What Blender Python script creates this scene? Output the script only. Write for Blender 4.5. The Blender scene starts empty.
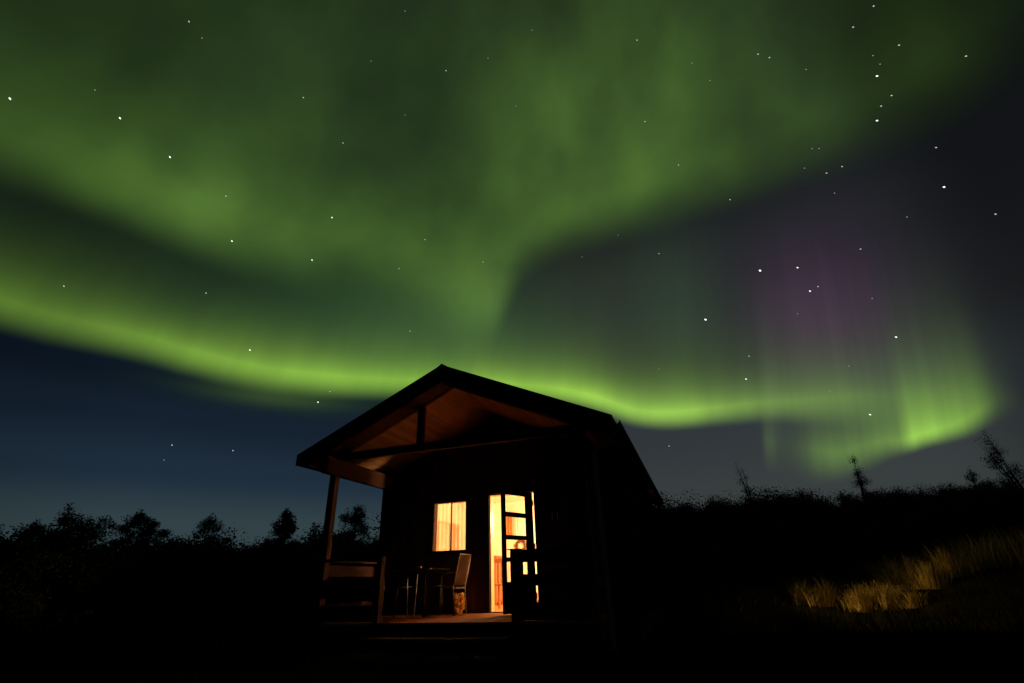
import bpy, bmesh, math, random
import numpy as np
from mathutils import Vector, Matrix
R = math.radians
scene = bpy.context.scene
COL = scene.collection

# ------------------------------------------------------------------ camera
cam_data = bpy.data.cameras.new("camera")
cam_data.sensor_width = 36.0
cam_data.lens = 17.342
cam_data.clip_start = 0.05
cam_data.clip_end = 9000.0
cam = bpy.data.objects.new("camera", cam_data)
COL.objects.link(cam)
PITCH, ROLL, EYE = 0.45421, -0.033275, 0.953
_c, _s = math.cos(PITCH), math.sin(PITCH)
_fw = Vector((0, _c, _s)); _up = Vector((0, -_s, _c)); _rt = Vector((1, 0, 0))
_r2 = _rt * math.cos(ROLL) + _up * math.sin(ROLL)
_u2 = -_rt * math.sin(ROLL) + _up * math.cos(ROLL)
cam.matrix_world = Matrix(((_r2.x, _u2.x, -_fw.x, 0), (_r2.y, _u2.y, -_fw.y, 0),
                           (_r2.z, _u2.z, -_fw.z, EYE), (0, 0, 0, 1)))
scene.camera = cam

# ------------------------------------------------------------------ render settings
scene.render.engine = 'CYCLES'
cy = scene.cycles
cy.use_denoising = True
cy.max_bounces = 10
cy.diffuse_bounces = 6
cy.transparent_max_bounces = 24
cy.sample_clamp_indirect = 4.0
vs = scene.view_settings
scene.display_settings.display_device = 'sRGB'
vs.view_transform = 'Standard'; vs.look = 'None'; vs.gamma = 1.0
vs.use_curve_mapping = False
vs.exposure = 0.0

# ------------------------------------------------------------------ night sky with aurora (emitting sky, laid out by compass bearing and elevation)
world = bpy.data.worlds.new("World"); scene.world = world
world.use_nodes = True
nt = world.node_tree; nt.nodes.clear(); LK = nt.links

def put(sock, v):
    if isinstance(v, bpy.types.NodeSocket): LK.new(v, sock)
    else: sock.default_value = v
def M(op, a, b=None, c=None, clamp=False):
    n = nt.nodes.new('ShaderNodeMath'); n.operation = op; n.use_clamp = clamp
    for i, v in enumerate((a, b, c)):
        if v is not None: put(n.inputs[i], v)
    return n.outputs[0]
def add(*a):
    r = a[0]
    for x in a[1:]: r = M('ADD', r, x)
    return r
def mul(*a):
    r = a[0]
    for x in a[1:]: r = M('MULTIPLY', r, x)
    return r
def sstep(x, a, b, lo=0.0, hi=1.0):
    n = nt.nodes.new('ShaderNodeMapRange'); n.interpolation_type = 'SMOOTHSTEP'; n.clamp = True
    put(n.inputs[0], x); put(n.inputs[1], a); put(n.inputs[2], b); put(n.inputs[3], lo); put(n.inputs[4], hi)
    return n.outputs[0]
def curve(pts, lo, hi, x=None):
    n = nt.nodes.new('ShaderNodeFloatCurve'); put(n.inputs['Value'], x or AZN)
    cm = n.mapping; cm.use_clip = False; cm.extend = 'HORIZONTAL'; c = cm.curves[0]
    P = [((a + 65) / 130, (v - lo) / (hi - lo)) for a, v in pts]
    while len(c.points) < len(P): c.points.new(0.5, 0.5)
    for q, (x, y) in zip(c.points, P): q.location = (x, y); q.handle_type = 'AUTO_CLAMPED'
    cm.update()
    return M('MULTIPLY_ADD', n.outputs[0], hi - lo, lo)
def expdec(t, h):                       # exp(-max(t,0)/h)
    return M('POWER', 2.71828, M('DIVIDE', M('MULTIPLY', M('MAXIMUM', t, 0.0), -1.0), h))
def gauss(a0, sa, e0, se):
    x = M('DIVIDE', M('SUBTRACT', AZ, a0), sa); y = M('DIVIDE', M('SUBTRACT', EL, e0), se)
    return M('POWER', 2.71828, mul(add(mul(x, x), mul(y, y)), -1.0))
def noise(sa, se, scale, detail=2.0, off=0.0, a=None):
    cmb = nt.nodes.new('ShaderNodeCombineXYZ')
    put(cmb.inputs[0], mul(a or AZ, sa)); put(cmb.inputs[1], mul(EL, se)); cmb.inputs[2].default_value = off
    n = nt.nodes.new('ShaderNodeTexNoise'); n.inputs['Scale'].default_value = scale
    n.inputs['Detail'].default_value = detail
    LK.new(cmb.outputs[0], n.inputs['Vector'])
    return n.outputs[0]
def tint(col, k):
    n = nt.nodes.new('ShaderNodeVectorMath'); n.operation = 'SCALE'
    put(n.inputs[0], col); put(n.inputs['Scale'], k)
    return n.outputs[0]
def vadd(a, b):
    n = nt.nodes.new('ShaderNodeVectorMath'); n.operation = 'ADD'; put(n.inputs[0], a); put(n.inputs[1], b)
    return n.outputs[0]
def ramp(x, stops):
    n = nt.nodes.new('ShaderNodeValToRGB'); put(n.inputs[0], x); cr = n.color_ramp
    cr.interpolation = 'EASE'
    while len(cr.elements) < len(stops): cr.elements.new(0.5)
    for e, (p, c) in zip(cr.elements, stops): e.position = p; e.color = (*c, 1)
    return n.outputs[0]

tc = nt.nodes.new('ShaderNodeTexCoord')
sep = nt.nodes.new('ShaderNodeSeparateXYZ'); LK.new(tc.outputs['Generated'], sep.inputs[0])
AZ = mul(M('ARCTAN2', sep.outputs[0], sep.outputs[1]), 57.29578)
EL = mul(M('ARCSINE', sep.outputs[2]), 57.29578)
AZN = M('DIVIDE', M('ADD', AZ, 65.0), 130.0, clamp=True)
# rays lean towards the magnetic zenith
AZR = M('SUBTRACT', AZ, mul(M('SUBTRACT', EL, 11.0), 0.18))
AZRN = M('DIVIDE', M('ADD', AZR, 65.0), 130.0, clamp=True)
FRONT = sstep(M('ABSOLUTE', AZ), 62.0, 85.0, 1.0, 0.0)

n_big = noise(1.0, 1.0, 0.055, 2.0, 3.0)         # wide cloudy variation
n_mid = noise(0.8, 1.0, 0.11, 3.0, 19.0, AZR)
n_soft = noise(1.0, 0.75, 0.12, 2.0, 7.0, AZR)
n_ray = noise(1.0, 0.03, 0.9, 3.0, 11.0, AZR)         # narrow vertical rays
wob = mul(M('SUBTRACT', n_soft, 0.5), 1.6)

# lower bright arc
E1 = curve([(-65,19.8),(-54,19.7),(-46.9,19.7),(-43.5,19.7),(-39.9,19.6),(-35.6,19.1),(-31.2,18.75),(-26.6,18.6),(-21.7,18.7),
            (-16.6,19.0),(-9,19.3),(0.7,18.9),(5.6,18.2),(10.2,16.9),(14.7,15.2),(18.2,14.6),(23.4,14.4),(27.4,14.0),
            (31.2,13.1),(34.7,12.2),(38.6,11.2),(44.4,10.2),(65,9)], 0, 40)
B1 = curve([(-65,.12),(-50,.20),(-43,.26),(-35,.34),(-27,.42),(-20,.46),(-9,.44),(0,.46),(8,.56),(15,.6),(19,.58),(22.5,.44),
            (26,.31),(29,.21),(34,.17),(38,.09),(42,.03),(45,.02),(47,0),(65,0)], 0, 1)
W1 = curve([(-65,2.8),(-45,2.6),(-30,2.7),(-24,2.7),(-10,2.3),(10,2.1),(18,2.0),(27,2.2),(40,3.5),(65,3)], 0, 10)
t1 = M('SUBTRACT', EL, add(E1, mul(wob, 0.35)))
up1 = M('SUBTRACT', t1, W1)
core1 = mul(B1, add(mul(expdec(up1, curve([(-65,2.3),(-30,2.1),(0,1.9),(18,1.7),(40,2.0),(65,2)], 0, 5)), 0.9), mul(expdec(up1, 8.0), curve([(-65,.03),(-40,.04),(-20,.08),(0,.1),(65,.1)], 0, 1))))
arc1 = mul(core1, sstep(t1, -0.3, W1), M('MULTIPLY_ADD', n_soft, 0.7, 0.63), M('MULTIPLY_ADD', n_ray, 0.16, 0.92))
# faint second edge under the arc on the left
under = mul(gauss(-27.0, 7.0, 18.4, 1.0), 0.05)

# right-hand fold with rays
E2 = curve([(-65,9),(20,9.2),(24,9.2),(27.1,8.4),(29.2,7.6),(31.1,7.2),(33,7.4),(34.6,7.9),(36.7,8.7),(38.4,9.1),(39.9,9.4),
            (41.3,9.5),(42.8,9.7),(44.2,10.2),(45.5,10.6),(65,11)], 0, 40)
B2 = curve([(-65,0),(22,0),(26.2,.0),(27.1,.05),(27.9,.02),(29.5,.035),(31.2,.11),(33,.16),(35,.17),(36.8,.19),(37.8,.22),
            (38.8,.44),(39.8,.58),(40.8,.47),(42.4,.36),(43.6,.25),(44.7,.09),(45.8,.02),(47.5,0),(65,0)], 0, 1, AZRN)
t2 = M('SUBTRACT', EL, E2)
W2 = curve([(-65,4),(28,4),(33,3.0),(37,2.0),(39,1.5),(44,1.8),(65,3)], 0, 10)
up2 = M('SUBTRACT', t2, W2)
arc2 = mul(B2, sstep(t2, 0.0, W2), add(mul(expdec(up2, 2.4), .96), mul(expdec(up2, 5.0), .04)), M('MULTIPLY_ADD', n_ray, 0.55, 0.72))

# broad upper band, its curl and its right arm
E3 = curve([(-65,31),(-54.6,31.2),(-51.1,31.6),(-47.2,31.6),(-42.9,31.4),(-38,31),(-32.8,30.6),(-27.1,30.2),(-21,29.5),(-14.7,27.8),
            (-9.4,25.8),(-5.6,24.0),(-3.6,24.6),(-2.2,26.2),(-1,28.5),(.4,31.2),(2.2,33.6),(5.5,35.3),(13.1,36.4),(20.1,36.7),(26.8,36.8),
            (32.9,36.6),(38.5,36.3),(43.5,35.8),(48,35.2),(52,35),(57,35.2),(65,36)], 0, 60)
t3 = M('SUBTRACT', EL, add(E3, mul(wob, 0.7)))
W3 = curve([(-65,5),(-50,4.6),(-30,6.5),(-15,10),(-7,11),(-3,8.5),(0,6.0),(10,5.2),(30,5.6),(50,6),(65,6)], 0, 20)
B3 = curve([(-65,.04),(-56,.09),(-50,.115),(-42,.138),(-36,.15),(-30,.135),(-22,.11),(-12,.125),(-5,.14),(0,.14),(6,.122),(14,.108),(22,.10),
            (32,.09),(40,.07),(47,.045),(53,.032),(58,.014),(65,.006)], 0, 1)
H3 = curve([(-65,6),(-40,8),(-20,10),(0,14),(15,20),(30,17),(45,10),(65,6)], 0, 40)
F3 = curve([(-65,.15),(-30,.2),(-10,.3),(0,.36),(15,.45),(30,.38),(65,.3)], 0, 1)
E3S = curve([(-65,36),(-40,36.5),(-20,36.5),(0,37.5),(20,41),(40,41),(65,41)], 0, 60)
up3 = M('SUBTRACT', EL, E3S)
pr3 = add(F3, mul(M('SUBTRACT', 1.0, F3), expdec(up3, H3)))
band = mul(B3, sstep(t3, -1.5, W3), pr3, M('MULTIPLY_ADD', n_big, 1.3, 0.35), M('MULTIPLY_ADD', n_soft, 0.5, 0.72), M('MULTIPLY_ADD', n_mid, 1.3, 0.33), M('MULTIPLY_ADD', gauss(-15.0, 14.0, 49.0, 9.0), -0.6, 1.0), M('MULTIPLY_ADD', gauss(17.0, 14.0, 50.0, 7.0), 0.32, 1.0), M('MULTIPLY_ADD', gauss(-50.0, 14.0, 47.0, 7.0), -0.35, 1.0))
band = mul(band, sstep(EL, 50.0, 66.0, 0.86, 0.40))

glow_gap = mul(gauss(-12.0, 18.0, 26.5, 6.0), 0.036)                 # thin green between the two bands
green_ray = mul(gauss(21.5, 5.5, 28.0, 8.0), 0.016, M('MULTIPLY_ADD', n_ray, 0.6, 0.7))
purple = mul(gauss(35.4, 6.0, 23.8, 6.5), M('MULTIPLY_ADD', n_ray, 1.2, 1.0))
ray_r = mul(gauss(36.0, 9.0, 17.5, 5.0), M('MULTIPLY_ADD', n_ray, 0.9, 0.4), 0.017)
ray_l = mul(curve([(-65,0),(26.4,0),(27.4,.011),(29,.004),(31,0),(65,0)], 0, 1, AZRN), sstep(EL, 10.0, 14.0), sstep(EL, 17.0, 30.0, 1.0, 0.0))

# night sky itself: blue afterglow low on the left, greyer on the right
EN = M('DIVIDE', EL, 90.0, clamp=True)
left = ramp(EN, [(0.0,(.037,.057,.060)),(.06,(.032,.054,.062)),(.115,(.0135,.027,.046)),(.17,(.0075,.015,.028)),(.21,(.0042,.009,.017)),(.34,(.0055,.012,.010)),(1.0,(.007,.011,.008))])
right = ramp(EN, [(0.0,(.039,.046,.046)),(.08,(.040,.048,.049)),(.16,(.030,.036,.043)),(.24,(.020,.022,.026)),(.34,(.0165,.0175,.022)),(.45,(.007,.010,.011)),(1.0,(.004,.007,.006))])
mx = nt.nodes.new('ShaderNodeMix'); mx.data_type = 'RGBA'
put(mx.inputs[0], sstep(AZ, -14.0, 14.0)); put(mx.inputs[6], left); put(mx.inputs[7], right)
sky_col = tint(mx.outputs[2], mul(sstep(AZ, 40.0, 52.0, 1.0, 0.42), sstep(AZ, -52.0, -36.0, 0.72, 1.0), sstep(M('ABSOLUTE', AZ), 60.0, 90.0, 1.0, 0.55)))
G = lambda r, g, b: (r, g, b)
sky_col = vadd(sky_col, tint(G(.52, 1.0, .085), mul(add(arc1, under), FRONT)))
sky_col = vadd(sky_col, tint(G(.50, 1.0, .075), mul(arc2, FRONT)))
sky_col = vadd(sky_col, tint(G(.48, 1.0, .13), mul(band, FRONT)))
sky_col = vadd(sky_col, tint(G(.34, 1.0, .42), mul(add(glow_gap, green_ray), FRONT)))
sky_col = vadd(sky_col, tint(G(.75, 1.0, .5), mul(add(ray_r, ray_l), FRONT)))
sky_col = vadd(sky_col, tint(G(.020, .004, .020), mul(purple, FRONT)))
bg = nt.nodes.new('ShaderNodeBackground'); put(bg.inputs[0], sky_col); bg.inputs[1].default_value = 1.0
wo = nt.nodes.new('ShaderNodeOutputWorld'); LK.new(bg.outputs[0], wo.inputs[0])

# ================================================================== helpers
def tag(o, label=None, cat=None, group=None, kind=None):
    if label: o['label'] = label
    if cat: o['category'] = cat
    if group: o['group'] = group
    if kind: o['kind'] = kind
    return o
def empty(name, loc=(0, 0, 0), rz=0.0, label=None, cat=None, group=None):
    o = bpy.data.objects.new(name, None); COL.objects.link(o)
    o.empty_display_size = 0.1
    o.location = loc; o.rotation_euler = (0, 0, rz)
    return tag(o, label, cat, group)
def children(o):
    return [c for c in bpy.data.objects if c.parent == o]
def copy_tree(o, parent=None):
    c = o.copy(); COL.objects.link(c); c.parent = parent
    for ch in children(o): copy_tree(ch, c)
    return c

class MB:
    """collects shapes, then links them as one mesh object"""
    def __init__(s): s.v = []; s.f = []
    def poly(s, pts, faces):
        b = len(s.v); s.v += [tuple(p) for p in pts]; s.f += [tuple(b + i for i in f) for f in faces]; return s
    def box(s, x0, x1, y0, y1, z0, z1):
        return s.poly([(x0,y0,z0),(x1,y0,z0),(x1,y1,z0),(x0,y1,z0),(x0,y0,z1),(x1,y0,z1),(x1,y1,z1),(x0,y1,z1)],
                      [(3,2,1,0),(4,5,6,7),(0,1,5,4),(1,2,6,5),(2,3,7,6),(3,0,4,7)])
    def bar(s, p, q, w, h, up=(0, 0, 1)):
        p, q = Vector(p), Vector(q); d = (q - p).normalized(); u = Vector(up)
        a = d.cross(u).normalized() * (w / 2); b = a.normalized().cross(d).normalized() * (h / 2)
        pts = [p-a-b, p+a-b, p+a+b, p-a+b, q-a-b, q+a-b, q+a+b, q-a+b]
        return s.poly(pts, [(0,1,2,3),(7,6,5,4),(4,5,1,0),(5,6,2,1),(6,7,3,2),(7,4,0,3)])
    def prism(s, pts, ext):
        n = len(pts); e = Vector(ext); P = [Vector(p) for p in pts]
        return s.poly(P + [p + e for p in P], [tuple(range(n))[::-1], tuple(range(n, 2*n))] +
                      [(i, (i+1) % n, n + (i+1) % n, n + i) for i in range(n)])
    def tube(s, pts, r, n=8, cap=True):
        P = [Vector(p) for p in pts]; rs = r if isinstance(r, (list, tuple)) else [r] * len(P)
        b = len(s.v); prev = None
        for i, p in enumerate(P):
            d = ((P[min(i+1, len(P)-1)] - P[max(i-1, 0)])).normalized()
            if prev is None:
                a = d.orthogonal().normalized()
            else:
                a = (prev - d * prev.dot(d)).normalized()
            prev = a; c = d.cross(a)
            for k in range(n):
                t = 2 * math.pi * k / n
                s.v.append(tuple(p + (a * math.cos(t) + c * math.sin(t)) * rs[i]))
        for i in range(len(P) - 1):
            for k in range(n):
                k2 = (k + 1) % n
                s.f.append((b+i*n+k, b+i*n+k2, b+(i+1)*n+k2, b+(i+1)*n+k))
        if cap:
            s.f.append(tuple(b + k for k in range(n))[::-1]); s.f.append(tuple(b + (len(P)-1)*n + k for k in range(n)))
        return s
    def lathe(s, prof, n=20, c=(0, 0, 0)):
        b = len(s.v)
        for r, z in prof:
            for k in range(n):
                t = 2 * math.pi * k / n
                s.v.append((c[0] + r * math.cos(t), c[1] + r * math.sin(t), c[2] + z))
        for i in range(len(prof) - 1):
            for k in range(n):
                k2 = (k+1) % n
                s.f.append((b+i*n+k, b+i*n+k2, b+(i+1)*n+k2, b+(i+1)*n+k))
        return s
    def build(s, name, mat, parent=None, smooth=False, bevel=0.0, loc=None, rot=None):
        me = bpy.data.meshes.new(name); me.from_pydata(s.v, [], s.f); me.update()
        if mat: me.materials.append(mat)
        if smooth:
            me.polygons.foreach_set('use_smooth', [True] * len(me.polygons))
        o = bpy.data.objects.new(name, me); COL.objects.link(o)
        if parent: o.parent = parent
        if loc: o.location = loc
        if rot: o.rotation_euler = rot
        if bevel:
            m = o.modifiers.new('bevel', 'BEVEL'); m.width = bevel; m.segments = 2; m.limit_method = 'ANGLE'
        return o

# ------------------------------------------------------------------ materials
def new_mat(name):
    m = bpy.data.materials.new(name); m.use_nodes = True
    t = m.node_tree; b = t.nodes['Principled BSDF']
    return m, t, b
def plain(name, col, rough=0.6, metal=0.0, var=0.25, scale=12.0, bump=0.0):
    m, t, b = new_mat(name)
    co = t.nodes.new('ShaderNodeTexCoord'); n = t.nodes.new('ShaderNodeTexNoise')
    n.inputs['Scale'].default_value = scale; n.inputs['Detail'].default_value = 4
    t.links.new(co.outputs['Object'], n.inputs['Vector'])
    r = t.nodes.new('ShaderNodeValToRGB'); e = r.color_ramp.elements
    e[0].position = .3; e[1].position = .7
    e[0].color = (*[c * (1 - var) for c in col], 1); e[1].color = (*[min(1, c * (1 + var)) for c in col], 1)
    t.links.new(n.outputs[0], r.inputs[0]); t.links.new(r.outputs[0], b.inputs['Base Color'])
    b.inputs['Roughness'].default_value = rough; b.inputs['Metallic'].default_value = metal
    if bump:
        bp = t.nodes.new('ShaderNodeBump'); bp.inputs['Strength'].default_value = bump; bp.inputs['Distance'].default_value = .01
        t.links.new(n.outputs[0], bp.inputs['Height']); t.links.new(bp.outputs[0], b.inputs['Normal'])
    return m
def boards(name, col, width, axis, grain_axis, rough=0.6, var=0.35, groove=1.0):
    """wood boards: `axis` runs across the boards, `grain_axis` along them (object space)"""
    m, t, b = new_mat(name); N = t.nodes; L = t.links
    co = N.new('ShaderNodeTexCoord'); sp = N.new('ShaderNodeSeparateXYZ'); L.new(co.outputs['Object'], sp.inputs[0])
    def mm(op, a, c=None):
        n = N.new('ShaderNodeMath'); n.operation = op
        for i, v in enumerate((a, c)):
            if v is None: continue
            if isinstance(v, bpy.types.NodeSocket): L.new(v, n.inputs[i])
            else: n.inputs[i].default_value = v
        return n.outputs[0]
    q = mm('DIVIDE', sp.outputs[axis], width); idx = mm('FLOOR', q); fr = mm('FRACT', q)
    edge = mm('MINIMUM', fr, mm('SUBTRACT', 1.0, fr))
    mr = N.new('ShaderNodeMapRange'); L.new(edge, mr.inputs[0]); mr.inputs[1].default_value = 0.0; mr.inputs[2].default_value = 0.05
    wn = N.new('ShaderNodeTexWhiteNoise'); wn.noise_dimensions = '1D'; L.new(idx, wn.inputs['W'])
    mp = N.new('ShaderNodeMapping'); L.new(co.outputs['Object'], mp.inputs[0])
    sc = [26.0, 26.0, 26.0]; sc[grain_axis] = 1.6; mp.inputs['Scale'].default_value = sc
    ad = N.new('ShaderNodeVectorMath'); ad.operation = 'ADD'; L.new(mp.outputs[0], ad.inputs[0]); L.new(wn.outputs['Color'], ad.inputs[1])
    gn = N.new('ShaderNodeTexNoise'); gn.inputs['Scale'].default_value = 1.0; gn.inputs['Detail'].default_value = 5; L.new(ad.outputs[0], gn.inputs['Vector'])
    k = mm('ADD', mm('MULTIPLY', wn.outputs['Value'], .5), mm('MULTIPLY', gn.outputs[0], .5))
    r = N.new('ShaderNodeValToRGB'); e = r.color_ramp.elements; e[0].position = .2; e[1].position = .8
    e[0].color = (*[c * (1 - var) for c in col], 1); e[1].color = (*[min(1, c * (1 + var)) for c in col], 1)
    L.new(k, r.inputs[0]); L.new(r.outputs[0], b.inputs['Base Color'])
    hgt = mm('ADD', mm('MULTIPLY', mr.outputs[0], groove), mm('MULTIPLY', gn.outputs[0], .12))
    bp = N.new('ShaderNodeBump'); bp.inputs['Strength'].default_value = .8; bp.inputs['Distance'].default_value = .008
    L.new(hgt, bp.inputs['Height']); L.new(bp.outputs[0], b.inputs['Normal'])
    b.inputs['Roughness'].default_value = rough
    return m
def glow(name, col, strength, sample=True):
    m, t, b = new_mat(name)
    b.inputs['Base Color'].default_value = (.8, .75, .65, 1)
    b.inputs['Emission Color'].default_value = (*col, 1); b.inputs['Emission Strength'].default_value = strength
    if not sample: m.cycles.emission_sampling = 'NONE'
    return m
def glass(name):
    m, t, b = new_mat(name); t.nodes.remove(b)
    tr = t.nodes.new('ShaderNodeBsdfTransparent'); tr.inputs[0].default_value = (.93, .95, .94, 1)
    gl = t.nodes.new('ShaderNodeBsdfGlossy'); gl.inputs['Roughness'].default_value = .03
    lw = t.nodes.new('ShaderNodeLayerWeight'); lw.inputs[0].default_value = .5
    pw = t.nodes.new('ShaderNodeMath'); pw.operation = 'POWER'; pw.inputs[1].default_value = 5.0
    fr = t.nodes.new('ShaderNodeMath'); fr.operation = 'MULTIPLY_ADD'; fr.inputs[1].default_value = .9; fr.inputs[2].default_value = .045
    t.links.new(lw.outputs['Facing'], pw.inputs[0]); t.links.new(pw.outputs[0], fr.inputs[0])
    mx = t.nodes.new('ShaderNodeMixShader')
    t.links.new(fr.outputs[0], mx.inputs[0]); t.links.new(tr.outputs[0], mx.inputs[1]); t.links.new(gl.outputs[0], mx.inputs[2])
    t.links.new(mx.outputs[0], t.nodes['Material Output'].inputs[0])
    return m
def cloth(name, col, thru=.45, sheer=0.0):
    m, t, b = new_mat(name); t.nodes.remove(b)
    co = t.nodes.new('ShaderNodeTexCoord'); n = t.nodes.new('ShaderNodeTexNoise'); n.inputs['Scale'].default_value = 40
    t.links.new(co.outputs['Object'], n.inputs['Vector'])
    r = t.nodes.new('ShaderNodeValToRGB'); e = r.color_ramp.elements
    e[0].color = (*[c * .88 for c in col], 1); e[1].color = (*col, 1); t.links.new(n.outputs[0], r.inputs[0])
    d = t.nodes.new('ShaderNodeBsdfDiffuse'); tl = t.nodes.new('ShaderNodeBsdfTranslucent')
    t.links.new(r.outputs[0], d.inputs[0]); t.links.new(r.outputs[0], tl.inputs[0])
    mx = t.nodes.new('ShaderNodeMixShader'); mx.inputs[0].default_value = thru
    t.links.new(d.outputs[0], mx.inputs[1]); t.links.new(tl.outputs[0], mx.inputs[2])
    if sheer:
        tp = t.nodes.new('ShaderNodeBsdfTransparent'); m2 = t.nodes.new('ShaderNodeMixShader'); m2.inputs[0].default_value = sheer
        t.links.new(mx.outputs[0], m2.inputs[1]); t.links.new(tp.outputs[0], m2.inputs[2]); mx = m2
    t.links.new(mx.outputs[0], t.nodes['Material Output'].inputs[0])
    return m
def leafy(name, c0, c1, scale=1.2, thru=.3):
    m, t, b = new_mat(name); t.nodes.remove(b)
    ge = t.nodes.new('ShaderNodeNewGeometry'); n = t.nodes.new('ShaderNodeTexNoise'); n.inputs['Scale'].default_value = scale
    n.inputs['Detail'].default_value = 3
    t.links.new(ge.outputs['Position'], n.inputs['Vector'])
    ad = t.nodes.new('ShaderNodeMath'); ad.operation = 'MULTIPLY_ADD'; ad.inputs[1].default_value = .45
    t.links.new(ge.outputs['Random Per Island'], ad.inputs[0])
    ml = t.nodes.new('ShaderNodeMath'); ml.operation = 'MULTIPLY'; ml.inputs[1].default_value = .6
    t.links.new(n.outputs[0], ml.inputs[0]); t.links.new(ml.outputs[0], ad.inputs[2])
    r = t.nodes.new('ShaderNodeValToRGB'); e = r.color_ramp.elements; e[0].position = .25; e[1].position = .8
    e[0].color = (*c0, 1); e[1].color = (*c1, 1); t.links.new(ad.outputs[0], r.inputs[0])
    d = t.nodes.new('ShaderNodeBsdfDiffuse'); tl = t.nodes.new('ShaderNodeBsdfTranslucent')
    t.links.new(r.outputs[0], d.inputs[0]); t.links.new(r.outputs[0], tl.inputs[0])
    mx = t.nodes.new('ShaderNodeMixShader'); mx.inputs[0].default_value = thru
    t.links.new(d.outputs[0], mx.inputs[1]); t.links.new(tl.outputs[0], mx.inputs[2])
    t.links.new(mx.outputs[0], t.nodes['Material Output'].inputs[0])
    return m

LAMP = (1.0, .57, .27)
X, Y, Z = 0, 1, 2
m_clad = boards('dark_stained_cladding', (.085, .034, .019), .125, X, Z, .55)
m_clad_side = boards('dark_stained_side_cladding', (.11, .042, .023), .125, Y, Z, .55)
m_beam = plain('dark_stained_beam', (.050, .022, .013), .5, 0, .3, 9, .2)
m_post = boards('red_brown_post_wood', (.075, .027, .013), .4, X, Z, .75, .25, .1)
m_rail = boards('red_brown_rail_wood', (.028, .010, .006), .4, Z, X, .5, .25, .1)
m_rail_side = boards('red_brown_side_rail_wood', (.034, .008, .003), .4, Z, Y, .5, .25, .1)
m_soffit = boards('pine_ceiling_boards', (.20, .112, .048), .085, X, Y, .6, .35, 1.6)
m_deck = boards('worn_deck_boards', (.20, .062, .010), .11, Y, X, .5, .3)
m_step = boards('weathered_step_boards', (.10, .06, .04), .13, Y, X, .6, .3)
m_roof = plain('dark_roofing_felt', (.030, .030, .030), .75, 0, .3, 30, .4)
m_trim = plain('black_painted_trim', (.022, .016, .013), .5, 0, .2, 14, .1)
m_frame = plain('dark_painted_door_wood', (.035, .02, .014), .42, 0, .25, 18, .1)
m_jamb = boards('varnished_pine_jamb', (.42, .21, .08), .3, X, Z, .4, .2, .1)
m_cream = boards('cream_painted_panelling', (.76, .69, .53), .11, X, Z, .55, .07)
m_cream_side = boards('cream_painted_side_panelling', (.76, .69, .53), .11, Y, Z, .55, .07)
m_ceil = boards('pale_ceiling_panelling', (.74, .66, .48), .11, X, Y, .55, .06)
m_floor = boards('pine_floor_boards', (.38, .15, .035), .12, X, Y, .35, .22)
m_pine = boards('honey_pine_furniture', (.30, .09, .013), .09, X, Z, .4, .3)
m_brown = plain('brown_window_wood', (.30, .14, .05), .5)
m_glass = glass('window_glass')
m_sheer = cloth('sheer_white_cloth', (.90, .86, .76), .7, .60)
m_white_cloth = cloth('white_curtain_cloth', (.86, .82, .72))
m_brown_cloth = cloth('rust_curtain_cloth', (.52, .22, .07), .3)
m_cream_cloth = cloth('cream_blind_cloth', (.80, .66, .42), .3)
m_alu = plain('dull_aluminium_tube', (.13, .12, .11), .55, .7, .1, 60)
m_sling = plain('woven_brown_sling', (.034, .015, .005), .85, 0, .3, 160, .5)
m_grey = plain('grey_table_slats', (.20, .17, .145), .5, 0, .2, 25, .1)
m_zinc = plain('grey_zinc', (.33, .35, .36), .45, .85, .15, 20)
m_pipe = plain('dark_grey_pipe', (.16, .16, .16), .6, 0, .15, 20)
m_beam_red = boards('red_brown_porch_beam', (.030, .010, .005), .4, Z, Y, .55, .25, .1)
m_wicker = plain('wicker_basket', (.45, .25, .10), .6, 0, .35, 90, .8)
for q in (m_sling, m_deck, m_rail, m_rail_side, m_post, m_clad, m_clad_side, m_beam, m_beam_red, m_trim, m_frame, m_step):
    b_ = q.node_tree.nodes['Principled BSDF']; b_.inputs['Specular IOR Level'].default_value = .18; b_.inputs['Roughness'].default_value = .8
m_bulb = glow('warm_lamp_globe', LAMP, 950.0)
m_bulb_b = glow('warm_bright_lamp_globe', LAMP, 2700.0)
m_bulb2 = glow('warm_bedroom_lamp_globe', (1.0, .60, .22), 5200.0)

# ================================================================== terrain
def sm(a, b, x):
    t = np.clip((x - a) / (b - a), 0, 1); return t * t * (3 - 2 * t)
def terrain_h(x, y):
    x = np.asarray(x, float); y = np.asarray(y, float)
    r = np.hypot(x, y); az = np.degrees(np.arctan2(x, y))
    w = sm(4, 20, az) * (1 - sm(75, 120, az))
    hill = w * (2.35 + .35 * sm(20, 45, az)) * sm(11, 33, r + 1.2 * np.sin(az * .35))
    far = 3.0 * sm(60, 400, r) * (1 - w) * .4
    b = .05 * np.sin(x * .9 + 1.3) * np.cos(y * .7) + .035 * np.sin(x * 2.1 + y * 1.7) + .02 * np.sin(x * 4.3 - y * 3.1)
    return hill + far + b * sm(1.5, 5, r)
rad = np.concatenate(([0.0], np.geomspace(.6, 60, 110), np.geomspace(66, 6000, 24)))
na = 300
mbv = []; mbf = []
ang = np.linspace(0, 2*np.pi, na, endpoint=False)
for r_ in rad[1:]:
    xs, ys = r_ * np.sin(ang), r_ * np.cos(ang)
    zs = terrain_h(xs, ys)
    mbv += list(zip(xs.tolist(), ys.tolist(), zs.tolist()))
mbv.append((0, 0, float(terrain_h(0, 0)))); ctr = len(mbv) - 1
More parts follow.
